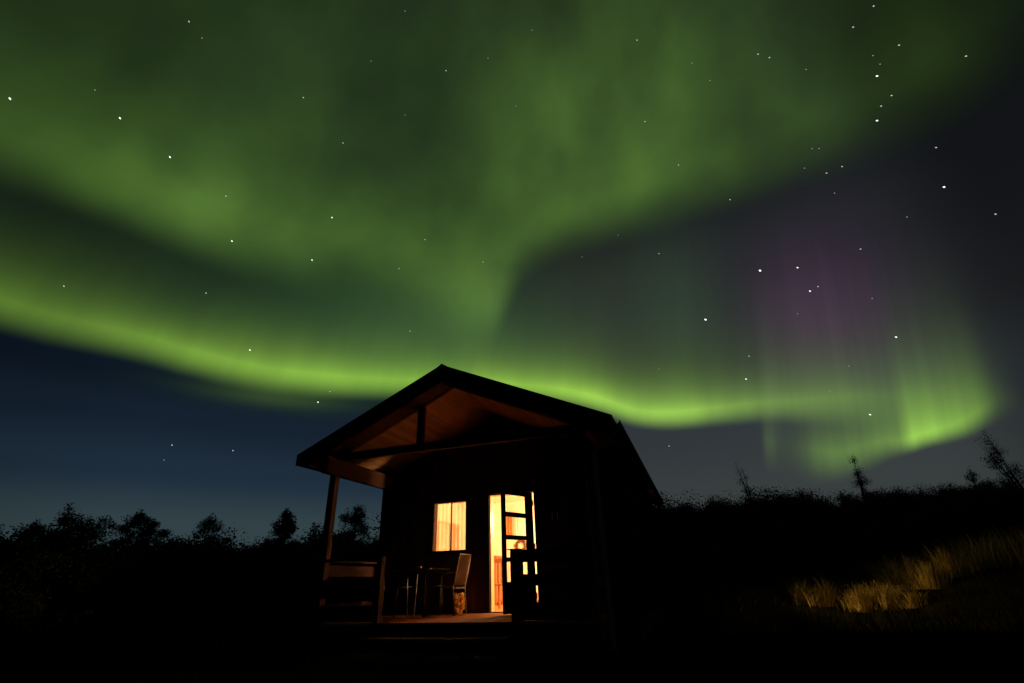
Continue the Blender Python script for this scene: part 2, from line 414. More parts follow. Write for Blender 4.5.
for i in range(len(rad) - 2):
    for k in range(na):
        k2 = (k+1) % na
        mbf.append((i*na+k, (i+1)*na+k, (i+1)*na+k2, i*na+k2))
for k in range(na): mbf.append((ctr, k, (k+1) % na))
me = bpy.data.meshes.new('ground'); me.from_pydata(mbv, [], mbf); me.update()
me.polygons.foreach_set('use_smooth', [True] * len(me.polygons))
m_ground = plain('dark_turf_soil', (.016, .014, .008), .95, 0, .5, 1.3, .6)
m_ground.node_tree.nodes['Principled BSDF'].inputs['Specular IOR Level'].default_value = 0.0
me.materials.append(m_ground)
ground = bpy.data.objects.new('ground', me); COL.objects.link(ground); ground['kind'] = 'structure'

# ================================================================== cabin
YAW = 0.32297
CX, CY, DECK = -1.2047, 7.6266, 0.48
cabin = empty('cabin', (CX, CY, DECK), -YAW, 'small dark timber cabin with gabled porch, lit window and open glazed door', 'cabin')
W, H, ZE, LEN, P, WW = 2.694, 1.226, 2.555, 9.53, 2.406, 2.484
TH = .13
def zroof(x): return ZE + H * (1 - abs(x) / W)
T = .13                                  # wall thickness
WX0, WX1, WZ0, WZ1 = -1.2825, -.5915, 1.0575, 1.9415
DX0, DX1, DZ1 = -.1054, .80, 2.02
YR = 9.25                                # rear wall
ZC = 2.38

# front wall, cut round window and door, with its gable
m = MB()
for x0, x1, z0, z1 in ((-WW, WX0, -.1, ZC), (WX0, WX1, -.1, WZ0), (WX0, WX1, WZ1, ZC), (WX1, DX0, -.1, ZC), (DX0, DX1, DZ1, ZC), (DX1, WW, -.1, ZC)):
    m.box(x0, x1, P, P + T, z0, z1)
zs = zroof(WW) - TH - .02
m.prism([(-WW, P, ZC), (WW, P, ZC), (WW, P, zs), (0, P, zroof(0) - TH - .02), (-WW, P, zs)], (0, T, 0))
m.build('front_wall', m_clad, cabin)
# corner boards
m = MB()
m.box(-WW - .022, -WW + .10, P - .022, P - .002, -.1, 2.4).build('corner_board', m_trim, cabin)
MB().box(WW - .10, WW + .022, P - .022, P - .002, -.1, 2.4).build('corner_board', m_trim, cabin)
# left wall with its window, right wall with its window
LWY0, LWY1, LWZ0, LWZ1 = 4.62, 5.76, 1.24, 1.84
RWY0, RWY1, RWZ0, RWZ1 = 6.10, 7.30, .95, 1.95
def side_wall(xa, xb, wy0, wy1, wz0, wz1):
    mm = MB(); top = zroof(WW) - TH - .02
    for y0, y1, z0, z1 in ((P + T, wy0, -.1, top), (wy0, wy1, -.1, wz0), (wy0, wy1, wz1, top), (wy1, YR, -.1, top)):
        mm.box(xa, xb, y0, y1, z0, z1)
    return mm
side_wall(-WW, -WW + T, LWY0, LWY1, LWZ0, LWZ1).build('side_wall', m_clad_side, cabin)
sw = side_wall(WW - T, WW, RWY0, RWY1, RWZ0, RWZ1).build('side_wall', m_clad_side, cabin)
mm = MB()
for k in range(int((YR - P) / .32)):     # battens over the board joints
    y = P + .2 + k * .32
    if RWY0 - .12 < y < RWY1 + .12:
        mm.box(WW + .002, WW + .026, y, y + .05, -.1, RWZ0 - .1).box(WW + .002, WW + .026, y, y + .05, RWZ1 + .1, 2.4)
    else:
        mm.box(WW + .002, WW + .026, y, y + .05, -.1, 2.4)
mm.build('batten', m_beam, sw)
m = MB(); m.box(-WW + .002, WW - .002, YR, YR + T, -.1, ZC)
m.prism([(-WW + .002, YR, ZC), (WW - .002, YR, ZC), (WW - .002, YR, zs), (0, YR, zroof(0) - TH - .02), (-WW + .002, YR, zs)], (0, T, 0))
m.build('rear_wall', m_clad, cabin)
MB().box(-WW + .03, WW - .03, P + .05, YR + .05, -.46, -.102).build('foundation', m_trim, cabin)

# room linings
y0, y1, xi, yp = P + T, YR, WW - T, 5.90
m = MB()
g = .004
for a, b, z0, z1 in ((-xi + .02, WX0, 0, ZC), (WX0, WX1, 0, WZ0), (WX0, WX1, WZ1, ZC), (WX1, DX0, 0, ZC), (DX0, DX1, DZ1, ZC), (DX1, xi - .02, 0, ZC)):
    m.box(a, b, y0 + g, y0 + .02, z0 + .003, z1 - .003)
m.box(-xi + .021, xi - .021, yp, yp + .08, .003, ZC - .003)
m.box(-xi + .021, xi - .021, y1 - .02, y1 - g, .003, ZC - .003)
m.build('wall_lining', m_cream, cabin)
for sx, (wy0, wy1, wz0, wz1) in ((-1, (LWY0, LWY1, LWZ0, LWZ1)), (1, (RWY0, RWY1, RWZ0, RWZ1))):
    xa, xb = sorted((sx * (xi - .003), sx * (xi - .018))); m = MB()
    for a, b, z0, z1 in ((y0 + .022, wy0, .003, ZC - .003), (wy0, wy1, .003, wz0), (wy0, wy1, wz1, ZC - .003), (wy1, y1 - .022, .003, ZC - .003)):
        m.box(xa, xb, a, b, z0, z1)
    m.build('wall_lining', m_cream_side, cabin)
MB().box(-xi + .002, xi - .002, y0 + .002, y1 - .002, ZC, ZC + .05).build('room_ceiling', m_ceil, cabin)
MB().box(-xi + .002, xi - .002, y0 - T + .06, y1 - .002, -.08, 0.0).build('room_floor', m_floor, cabin)
m = MB()                                  # dark rail and skirting round the room
m.box(-xi + .022, xi - .022, yp - .018, yp - .002, .003, .09)
m.build('skirting', m_pine, cabin)

# roof
for sx in (-1, 1):
    sl = MB()
    pts = [(0, 0, zroof(0)), (sx * W, 0, ZE), (sx * W, 0, ZE - TH + .01), (0, 0, zroof(0) - TH + .01)]
    if sx > 0: pts = pts[::-1]
    sl.prism([(p[0], .03, p[2]) for p in pts], (0, LEN - .06, 0))
    roof = sl.build('roof', m_roof, cabin)
    n = MB()
    e = [(sx * .002, .032, zroof(0) - TH + .004), (sx * (W - .03), .032, zroof(W - .03) - TH + .004), (sx * (W - .03), .032, zroof(W - .03) - TH - .014), (sx * .002, .032, zroof(0) - TH - .014)]
    if sx > 0: e = e[::-1]
    n.prism(e, (0, LEN - .07, 0)).build('porch_ceiling', m_soffit, cabin)
    b = MB()                              # barge board
    q = [(sx * .0015, 0, zroof(0) + .025), (sx * (W + .03), 0, ZE + .015), (sx * (W + .03), 0, ZE - .17), (sx * (W - .18), 0, zroof(W - .18) - .27), (sx * .0015, 0, zroof(0) - .29)]
    if sx > 0: q = q[::-1]
    b.prism(q, (0, .028, 0)).build('barge_board', m_trim, cabin)
    f = MB().box(*sorted((sx * (W + .002), sx * (W + .03))), .03, LEN - .03, ZE - .165, ZE + .01)
    f.build('fascia', m_trim, cabin)
    gt = MB(); pts = []
    for k in range(7):
        a = math.pi + math.pi * k / 6
        pts.append((sx * (W + .095) + .06 * math.cos(a), .02, ZE - .04 + .06 * math.sin(a)))
    inner = [(p[0] + (sx * (W + .095) - p[0]) * .1, .02, p[2] + .006) for p in pts[::-1]]
    gt.prism([(p[0] - sx * .035, .12, p[2]) for p in pts + inner], (0, LEN - .2, 0)).build('gutter', m_trim, cabin)
m = MB().prism([(-.13, .01, zroof(.13) + .012), (0, .01, zroof(0) + .03), (.13, .01, zroof(.13) + .012), (.13, .01, zroof(.13) + .026), (0, .01, zroof(0) + .05), (-.13, .01, zroof(.13) + .026)][::-1], (0, LEN - .02, 0))
m.build('ridge_cap', m_roof, cabin)

# open truss over the porch
YT = .50
zt = 2.505
MB().box(-2.24, 2.24, YT - .045, YT + .045, zt, zt + .13).build('tie_beam', m_beam, cabin, bevel=.006)
for sx in (-1, 1):
    m = MB(); zz = lambda x: zroof(x) - TH - .018
    q = [(sx * .001, YT - .04, zz(0)), (sx * 2.40, YT - .04, zz(2.40)), (sx * 2.40, YT - .04, zz(2.40) - .06), (sx * .001, YT - .04, zz(0) - .07)]
    if sx > 0: q = q[::-1]
    m.prism(q, (0, .08, 0)).build('rafter', m_beam, cabin)
    q = [(sx * .001, .034, zz(0)), (sx * 1.98, .034, zz(1.98)), (sx * 1.98, .034, zz(1.98) - .055), (sx * .001, .034, zz(0) - .055)]
    if sx > 0: q = q[::-1]
    MB().prism(q, (0, YT - .078, 0)).build('verge_shade_panel', m_beam, cabin)  # added dark panel, stands in for the shade behind the barge board
    if sx < 0: MB().box(sx * .60 - .055, sx * .60 + .055, YT - .046, YT + .046, zt + .132, zz(.6) - .075).build('queen_post', m_beam, cabin, bevel=.006)
    MB().box(*sorted((sx * 2.10, sx * 2.206)), .06, P - .003, 2.22, 2.50).build('porch_beam', m_beam_red, cabin, bevel=.006)

# porch
DX = 2.24
m = MB()
nb = 19
for k in range(nb):
    ya = .262 + k * (P - .266) / nb
    m.box(-DX, DX, ya + .003, ya + (P - .266) / nb - .003, -.028, 0)
m.build('deck', m_deck, cabin)
m = MB().box(-DX + .02, DX - .02, .268, .298, -.22, -.03).box(-DX + .02, -DX + .05, .30, P, -.22, -.03).box(DX - .05, DX - .02, .30, P, -.22, -.03)
for x in (-2.1, -1, 0, 1, 2.1): m.box(x - .05, x + .05, .3, .4, -.52, -.221)
m.build('deck_joist', m_trim, cabin)
for sx in (-1, 1):
    MB().box(sx * 2.153 - .06, sx * 2.153 + .06, .29, .41, .0, 2.218).build('porch_post', m_post, cabin, bevel=.008)
BO = ((.722, .853), (.423, .571), (.015, .229))
def railing(x0, x1, nx, nw, boards_):
    rl = MB()
    for z0, z1 in boards_: rl.box(x0, x1, .318, .346, z0, z1)
    rl.box(x0 - .01, x1 + .01, .285, .385, .856, .884)
    o = rl.build('railing', m_rail, cabin, bevel=.004)
    MB().box(nx - nw / 2, nx + nw / 2, .27, .39, .001, .90).build('newel_post', m_post, o, bevel=.006)
railing(1.20, 2.09, 1.12, .155, BO)
railing(-2.09, -1.10, -1.065, .06, ((.34, .59), (.015, .229)))
for sx in (-1, 1):
    rl = MB()
    for z0, z1 in ((.64, .81), (.36, .53), (.08, .25)): rl.box(sx * 2.153 - .014, sx * 2.153 + .014, .413, P - .026, z0, z1)
    rl.box(sx * 2.153 - .05, sx * 2.153 + .05, .413, P - .026, .856, .884)
    rl.build('railing', m_rail_side, cabin, bevel=.004)
for k, (zt_, ya, yb) in enumerate(((-.16, -.11, .21), (-.32, -.43, -.11))):
    m = MB().box(-1.04, 1.06, ya - .02, ya + .15, zt_ - .04, zt_).box(-1.04, 1.06, ya + .158, yb - .004, zt_ - .04, zt_)
    m.build('step', m_step, cabin, bevel=.004)
for x in (-1.02, .02, 1.0):
    MB().prism([(x, .21, -.46), (x, .21, -.205), (x, -.10, -.205), (x, -.10, -.365), (x, -.42, -.365), (x, -.42, -.52)], (.04, 0, 0)).build('stringer', m_trim, cabin)

# front window
win = MB()
for x0, x1, z0, z1 in ((WX0 - .07, WX1 + .07, WZ1, WZ1 + .08), (WX0 - .07, WX1 + .07, WZ0 - .08, WZ0), (WX0 - .07, WX0, WZ0, WZ1), (WX1, WX1 + .07, WZ0, WZ1)):
    win.box(x0, x1, P - .03, P - .002, z0, z1)
win = win.build('window', m_trim, cabin, bevel=.003)
xm = (WX0 + WX1) / 2
MB().box(xm - .008, xm + .008, P + .045, P + .085, WZ0 + .002, WZ1 - .002).build('mullion', m_frame, win)
MB().box(WX0 + .001, xm - .009, P + .062, P + .066, WZ0 + .002, WZ1 - .002).box(xm + .009, WX1 - .001, P + .062, P + .066, WZ0 + .002, WZ1 - .002).build('pane', m_glass, win)
MB().box(WX0 - .09, WX1 + .09, P - .075, P - .031, WZ0 - .035, WZ0 - .005).build('sill', m_trim, win, bevel=.003)

def wall_window(x, wy0, wy1, wz0, wz1, sx):
    f = MB(); xa, xb = sorted((x + sx * .002, x + sx * .022))
    f.box(xa, xb, wy1, wy1 + .10, wz0 - .08, wz1 + .08).box(xa, xb, wy0 - .10, wy0, wz0 - .08, wz1 + .08)
    f.box(xa, xb, wy0, wy1, wz1, wz1 + .08).box(xa, xb, wy0, wy1, wz0 - .08, wz0)
    f = f.build('window', m_trim, cabin)
    xs = sorted((x + sx * .024, x + sx * .21))
    MB().box(*xs, wy0 - .07, wy0 - .035, wz0 - .06, wz1 + .06).build('added_screen', m_trim, f, bevel=.004)  # added board, screens the lit window reveal from the camera
    g = MB(); xc = x - sx * .10
    g.box(xc - .003, xc + .003, wy0 + .002, wy1 - .002, wz0 + .002, wz1 - .002).build('pane', m_glass, f)
    r = MB(); xd = x - sx * .135; ym = (wy0 + wy1) / 2
    xa, xb = sorted((xd, xd - sx * .03))
    r.box(xa, xb, wy0 - .05, wy0, wz0 - .05, wz1 + .05).box(xa, xb, wy1, wy1 + .05, wz0 - .05, wz1 + .05)
    r.box(xa, xb, wy0, wy1, wz1, wz1 + .05).box(xa, xb, wy0, wy1, wz0 - .05, wz0).box(xa, xb, ym - .02, ym + .02, wz0, wz1)
    r.build('frame', m_brown, f)
wall_window(-WW, LWY0, LWY1, LWZ0, LWZ1, -1)
wall_window(WW, RWY0, RWY1, RWZ0, RWZ1, 1)

# door opening and the door swung outwards
fr = MB()
fr.box(DX0 - .09, DX0, P - .028, P - .002, 0.001, DZ1 + .09).box(DX1, DX1 + .09, P - .028, P - .002, .001, DZ1 + .09).box(DX0, DX1, P - .028, P - .002, DZ1, DZ1 + .09)
fr = fr.build('door_frame', m_trim, cabin, bevel=.003)
MB().box(DX0 - .001, DX0 + .022, P + .001, P + T + .02, .002, DZ1 - .002).box(DX1 - .012, DX1 + .001, P + .001, P + T + .02, .002, DZ1 - .002).box(DX0 + .022, DX1 - .012, P + .001, P + T + .02, DZ1 - .02, DZ1 - .001).build('jamb', m_jamb, fr)
MB().box(DX0, DX1, P - .03, P + .06, .001, .022).build('threshold', m_jamb, fr, bevel=.004)
HX, TH_D = .755, R(65)
door = bpy.data.objects.new('door_pivot', None)
bpy.data.objects.remove(door)
lw, lt = .79, .042                       # leaf along -x from the hinge
panes = ((1.597, 1.897), (1.215, 1.52), (.86, 1.143), (.483, .79))
d_ = MB()
d_.box(-lw, -.712, -lt / 2, lt / 2, .015, 1.985).box(-.17, 0, -lt / 2, lt / 2, .015, 1.985)
edges = [1.985] + [z for a, b in panes for z in (b, a)] + [.015]
for i in range(0, len(edges), 2): d_.box(-.712, -.17, -lt / 2, lt / 2, edges[i + 1], edges[i])
leaf = d_.build('door', m_frame, cabin, loc=(HX, P - .03, 0), rot=(0, 0, TH_D))
for a, b in panes:
    MB().box(-.711, -.171, -.003, .003, a + .001, b - .001).build('pane', m_glass, leaf)
MB().tube([(-.755, -.022, .98), (-.755, -.06, .98), (-.65, -.06, .98)], .009).build('handle', m_zinc, leaf, smooth=True)
for z in (.25, 1.05, 1.80):
    MB().tube([(.012, .0, z - .05), (.012, .0, z + .05)], .012).box(.0, .05, -.003, .003, z - .05, z + .05).build('hinge', m_zinc, leaf)

# house number
def text_mesh(body, size, depth):
    cu = bpy.data.curves.new('number_text', 'FONT'); cu.body = body; cu.size = size; cu.extrude = depth
    o = bpy.data.objects.new('number_text', cu); COL.objects.link(o)
    dg = bpy.context.evaluated_depsgraph_get(); me = bpy.data.meshes.new_from_object(o.evaluated_get(dg))
    bpy.data.objects.remove(o); bpy.data.curves.remove(cu)
    return me
plate = MB().box(1.07, 1.29, P - .012, P - .002, 1.44, 1.65).build('house_number', m_trim, cabin, bevel=.003)
nm = text_mesh('1', .20, .006)

m_num = plain('pale_grey_metal_number', (.75, .75, .72), .5, 0, .1)
nm.materials.clear(); nm.materials.append(m_num)
for x in (1.085, 1.185):
    num = bpy.data.objects.new('digit', nm); COL.objects.link(num); num.parent = plate
    num.rotation_euler = (R(90), 0, 0); num.location = (x, P - .0185, 1.475)

# rain pipe at the right front corner
m = MB().tube([(W + .095, .12, ZE - .10), (W + .06, .16, ZE - .2), (2.36, .33, 2.16), (2.36, .33, 2.05), (2.36, .33, -.30), (2.40, .25, -.40)], .032, 10)
m.build('drainpipe', m_pipe, cabin, smooth=True)

# ------------------------------------------------------------------ things in cabin coordinates
cmat = Matrix.Translation((CX, CY, DECK)) @ Matrix.Rotation(-YAW, 4, 'Z')
def at(x, y, z=0.0): return cmat @ Vector((x, y, z))
def cthing(name, x, y, z, rz, label, cat, group=None):
    return empty(name, at(x, y, z), rz - YAW, label, cat, group)

# porch chair: aluminium tube frame, textile sling; local +x is where it faces
def make_chair():
    t = empty('armchair')
    fr = MB()
    for s in (-1, 1):
        y = s * .26
        fr.tube([(-.26, y, .0), (-.225, y, .43), (-.25, y, .52), (-.335, y, .915)], .0115)           # back leg and upright
    fr.tube([(-.335, -.26, .93), (-.337, -.245, .945), (-.337, .245, .945), (-.335, .26, .93)], .0115)
    for s in (-1, 1): fr.tube([(-.228, s * .245, .42), (.24, s * .245, .455)], .011)
    fr.tube([(.24, -.245, .455), (.24, .245, .455)], .011).tube([(-.226, -.25, .41), (-.226, .25, .41)], .010)
    fr.build('frame', m_alu, t, smooth=True)
    for s in (-1, 1):
        y = s * .275
        MB().tube([(.27, y, .0), (.245, y, .45), (.235, y, .62), (.215, y, .645), (.18, y, .65)], .0115).build('leg', m_alu, t, smooth=True)
        ar = MB(); ar.bar((.235, y, .660), (-.285, y, .655), .046, .018)
        ar.build('armrest', m_alu, t, bevel=.006)
    sl = MB()
    prof = [(.245, .462), (.10, .448), (-.08, .435), (-.215, .430)]
    bk = [(-.243, .47), (-.262, .56), (-.285, .70), (-.315, .84), (-.334, .93)]
    def sheet(pr, hw):
        v = []; f = []
        for (x, z) in pr:
            v += [(x, -hw, z), (x, hw, z), (x - .004, hw, z - .006), (x - .004, -hw, z - .006)]
        for i in range(len(pr) - 1):
            for k in range(4): f.append((4*i+k, 4*i+(k+1) % 4, 4*i+4+(k+1) % 4, 4*i+4+k))
        f += [(0, 3, 2, 1), tuple(4 * (len(pr) - 1) + k for k in range(4))]
        return MB().poly(v, f)
    sheet(prof, .236).build('seat', m_sling, t); sheet(bk, .249).build('backrest', m_sling, t)
    return t
ch = make_chair()
GC = 'garden armchairs on the porch'
def place(o, x, y, rz, label):
    o.location = at(x, y, 0); o.rotation_euler = (0, 0, rz - YAW)
    tag(o, label, 'chair', GC)
place(ch, -.70, 1.86, math.pi + .03, 'metal framed armchair with woven back catching the door light, beside the lit doorway')
ch2 = copy_tree(ch); place(ch2, -1.72, 2.08, .05, 'armchair in shadow at the left end of the porch table')
ch3 = copy_tree(ch); place(ch3, 1.62, 1.22, math.radians(160), 'armchair half hidden behind the right-hand porch railing')

# porch table
tb = cthing('porch_table', -1.08, 1.62, 0, 0, 'small slatted porch table between two armchairs under the window', 'table')
m = MB()
for k in range(7): m.box(-.36, .36, -.37 + k * .106, -.37 + k * .106 + .098, .712, .732)
m.build('tabletop', m_grey, tb, bevel=.003)
MB().tube([(-.32, -.34, .698), (.32, -.34, .698), (.32, .34, .698), (-.32, .34, .698), (-.32, -.34, .698)], .013).build('table_frame', m_alu, tb, smooth=True)
for sx in (-1, 1):
    for sy in (-1, 1):
        MB().tube([(sx * .25, sy * .31, .69), (sx * .30 - .06 * (sx > 0), sy * .33, .0)], .0135).build('leg', m_alu, tb, smooth=True)
# things on the table
c = cthing('ashtray', -1.02, 1.40, .733, 0, 'little round metal dish on the porch table', 'dish')
MB().lathe([(0, .002), (.05, .002), (.065, .03), (.058, .03), (.045, .010), (0, .010)], 20).build('dish', m_zinc, c, smooth=True)
jar = cthing('glass_jar', 2.16, .335, .885, 0, 'small glass jar standing on the corner of the porch railing', 'jar')
MB().lathe([(0, 0), (.04, 0), (.042, .09), (.030, .115), (.030, .13), (.027, .13), (.027, .113), (.038, .088), (.037, .006), (0, .006)], 18).build('jar_body', m_glass, jar, smooth=True)
MB().lathe([(0, .131), (.033, .131), (.033, .148), (0, .150)], 18).build('lid', m_zinc, jar, smooth=True)

# leaf clouds ------------------------------------------------------
def leaves_mesh(name, centers, size, rng, mat, flat=0.0):
    n = len(centers)
    d = rng.normal(size=(n, 3)); d /= np.linalg.norm(d, axis=1)[:, None]
    e = rng.normal(size=(n, 3)); e -= d * (d * e).sum(1)[:, None]; e /= np.linalg.norm(e, axis=1)[:, None]
    s = size * rng.uniform(.6, 1.35, n)[:, None]
    p0 = centers - d * s; p2 = centers + d * s
    p1 = centers + e * s * .5; p3 = centers - e * s * .5
    co = np.stack((p0, p1, p2, p3), 1).reshape(-1, 3)
    return quads_mesh(name, co, mat)
def quads_mesh(name, co, mat):
    me = bpy.data.meshes.new(name); nv = len(co); nf = nv // 4
    me.vertices.add(nv); me.vertices.foreach_set('co', co.astype(np.float32).ravel())
    me.loops.add(nv); me.loops.foreach_set('vertex_index', np.arange(nv, dtype=np.int32))
    me.polygons.add(nf); me.polygons.foreach_set('loop_start', np.arange(0, nv, 4, dtype=np.int32))
    me.update(calc_edges=True); me.validate()
    me.materials.append(mat)
    return me
def mesh_obj(name, me, parent=None):
    o = bpy.data.objects.new(name, me); COL.objects.link(o)
    if parent: o.parent = parent
    return o

# plant in a basket by the wall
pl = cthing('potted_plant', -.60, 2.13, 0, 0, 'bushy orange-lit plant in a small basket by the wall under the window', 'plant')
MB().lathe([(0, 0), (.055, 0), (.070, .055), (.074, .07), (.064, .07), (.058, .02), (0, .02)], 22).build('basket', m_wicker, pl, smooth=True)
rg = np.random.default_rng(5)
n = 1600
th_ = rg.uniform(0, 2 * np.pi, n); hh = rg.uniform(0, 1, n)
rr = (.10 - .035 * np.abs(hh - .55)) * np.sqrt(rg.uniform(0, 1, n)) * (1 + .25 * np.sin(3 * th_))
cen = np.stack((rr * np.cos(th_) - .01 * hh, rr * np.sin(th_), .045 + .25 * hh + .035 * np.sin(th_ * 2)), 1)
m_dry = leafy('dry_straw_leaves', (.42, .20, .04), (.78, .42, .09), 14.0)
mesh_obj('foliage', leaves_mesh('foliage', cen, .022, rg, m_dry), pl)

# ------------------------------------------------------------------ inside the front room
def pendant(x, y, z, label, mat, r=.085):
    t = cthing('pendant_lamp', x, y, z, 0, label, 'lamp', 'lamps inside the cabin')
    MB().lathe([(.001, -r)] + [(r * math.cos(a), r * math.sin(a)) for a in np.linspace(-1.45, 1.45, 14)] + [(.001, r)], 22).build('globe', mat, t, smooth=True)
    MB().lathe([(.0, r + .05), (.03, r + .05), (.03, r + .005), (0, r + .005)], 16).build('lamp_holder', m_zinc, t, smooth=True)
    MB().tube([(0, 0, r + .05), (0, 0, ZC - z - .004)], .004, 6).build('cord', m_trim, t)
    return t
pendant(.62, 4.40, 1.72, 'glowing round pendant lamp in the middle of the front room', m_bulb)
pendant(1.95, 3.02, 1.42, 'glowing round pendant lamp over the right side of the front room', m_bulb_b)
pendant(.95, 6.80, 1.62, 'glowing round pendant lamp in the back room by the side window', m_bulb2)

def curtain(x0, x1, z0, z1, y, mat, name, label, group, edge=None, folds=7, amp=.018, along='x'):
    nx, nz = 60, 24; v = []; f = []
    for j in range(nz + 1):
        tz = j / nz; z = z1 + (z0 - z1) * tz
        for i in range(nx + 1):
            tx = i / nx
            a, b = (x0, x1) if edge is None else edge(tz)
            x = a + (b - a) * tx; yy = y + amp * math.sin(tx * folds * 2 * math.pi + .6 * math.sin(tz * 3))
            v.append((x, yy, z) if along == 'x' else (yy, x, z))
    for j in range(nz):
        for i in range(nx):
            q = j * (nx + 1) + i; f.append((q, q + 1, q + nx + 2, q + nx + 1))
    o = MB().poly(v, f).build(name, mat, None, smooth=True)
    o.matrix_world = cmat
    return tag(o, label, 'curtain', group)
GW = 'sheer curtains of the front window'
xm_ = (WX0 + WX1) / 2
curtain(WX0 - .08, xm_ + .004, WZ0 - .04, WZ1 + .06, P + .20, m_sheer, 'curtain', 'left half of the sheer white curtain glowing in the front window', GW, folds=5, amp=.014)
curtain(xm_ + .010, WX1 + .08, WZ0 - .04, WZ1 + .06, P + .20, m_sheer, 'curtain', 'right half of the sheer white curtain glowing in the front window', GW, folds=5, amp=.014)
MB().tube([(WX0 - .14, P + .20, WZ1 + .075), (WX1 + .14, P + .20, WZ1 + .075)], .010).build('curtain_rod', m_brown, win, smooth=True)
ylm = (LWY0 + LWY1) / 2
GL = 'closed curtains of the window in the far left wall'
curtain(LWY0 - .02, ylm - .02, LWZ0 - .03, LWZ1 + .0, -xi + .055, m_cream_cloth, 'curtain', 'cream curtain half seen deep inside, nearer half of the far window', GL, along='y', folds=5, amp=.008)
curtain(ylm + .02, LWY1 + .02, LWZ0 - .03, LWZ1 + .0, -xi + .055, m_brown_cloth, 'curtain', 'tan curtain half seen deep inside, farther half of the far window', GL, along='y', folds=5, amp=.008)
# back wall of the room: rust drapes, wreath, dresser
curtain(-1.06, -.84, 1.50, 2.10, yp - .05, m_brown_cloth, 'curtain', 'narrow rust coloured drape on the back wall seen through the glazed door', None, folds=3, amp=.014)
curtain(-.80, -.66, 1.50, 2.10, yp - .05, m_white_cloth, 'curtain', 'narrow white drape beside the rust one on the back wall', None, folds=2, amp=.014)
wr = cthing('wreath', -.64, yp - .035, 1.29, 0, 'round dried leaf wreath hanging on the back wall behind the glazed door', 'wreath')
n = 500; a = rg.uniform(0, 2*np.pi, n); q = rg.normal(size=(n, 3)) * .018
cen = np.stack((.12 * np.cos(a), np.zeros(n), .12 * np.sin(a)), 1) + q; cen[:, 1] = np.clip(cen[:, 1], -.05, .012)
m_wreath = leafy('dried_wreath_leaves', (.10, .05, .015), (.30, .15, .04), 20.0)
mesh_obj('leaves', leaves_mesh('leaves', cen, .022, rg, m_wreath), wr)
MB().tube([(.12 * math.cos(t), .0, .12 * math.sin(t)) for t in np.linspace(0, 2 * math.pi, 25)], .010, 6).build('ring', m_brown, wr)
dr = cthing('dresser', -1.56, yp - .27, 0, 0, 'honey coloured pine dresser against the back wall, seen through the door gap', 'dresser')
MB().box(-.42, .42, -.22, .24, .06, 1.04).build('cabinet', m_pine, dr, bevel=.004)
MB().box(-.45, .45, -.25, .245, 1.043, 1.075).build('top', m_pine, dr, bevel=.005)
for sx in (-1, 1):
    dd = MB().box(sx * .205 - .185, sx * .205 + .185, -.242, -.222, .12, .98).build('door', m_pine, dr, bevel=.004)
    MB().lathe([(0, 0), (.014, .0), (.016, .015), (0, .022)], 12).build('knob', m_brown, dd, loc=(sx * .05, -.243, .58), rot=(R(90), 0, 0))
for sx in (-1, 1):
    for sy in (-.18, .2): MB().box(sx * .38 - .03, sx * .38 + .03, sy - .03, sy + .03, .001, .058).build('leg', m_pine, dr)
# wooden chair inside the doorway
ic = cthing('wooden_chair', -.34, 3.62, 0, R(75), 'slatted wooden chair inside the cabin seen through the open doorway', 'chair')
m = MB()
for k in range(4): m.box(-.19, -.165, -.15 + k * .1 - .02, -.15 + k * .1 + .02, .46, .84)
m.box(-.195, -.16, -.21, .21, .842, .92); m.build('backrest', m_pine, ic, bevel=.004)
MB().box(-.2, .2, -.21, .21, .425, .455).build('seat', m_pine, ic, bevel=.006)
for sx in (-1, 1):
    for sy in (-1, 1): MB().box(sx * .175 - .018, sx * .175 + .018, sy * .185 - .018, sy * .185 + .018, .001, .423).build('leg', m_pine, ic)

# ================================================================== vegetation
m_bark = plain('dark_birch_bark', (.07, .055, .045), .85, 0, .4, 18, .5)
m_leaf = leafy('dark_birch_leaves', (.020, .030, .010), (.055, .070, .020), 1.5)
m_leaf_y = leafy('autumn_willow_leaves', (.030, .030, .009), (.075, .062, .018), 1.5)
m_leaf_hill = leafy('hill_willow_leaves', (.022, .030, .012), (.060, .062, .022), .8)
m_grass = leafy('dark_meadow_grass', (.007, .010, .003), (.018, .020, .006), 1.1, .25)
m_straw = leafy('dry_yellow_grass', (.13, .095, .025), (.62, .46, .13), 2.6, .35)

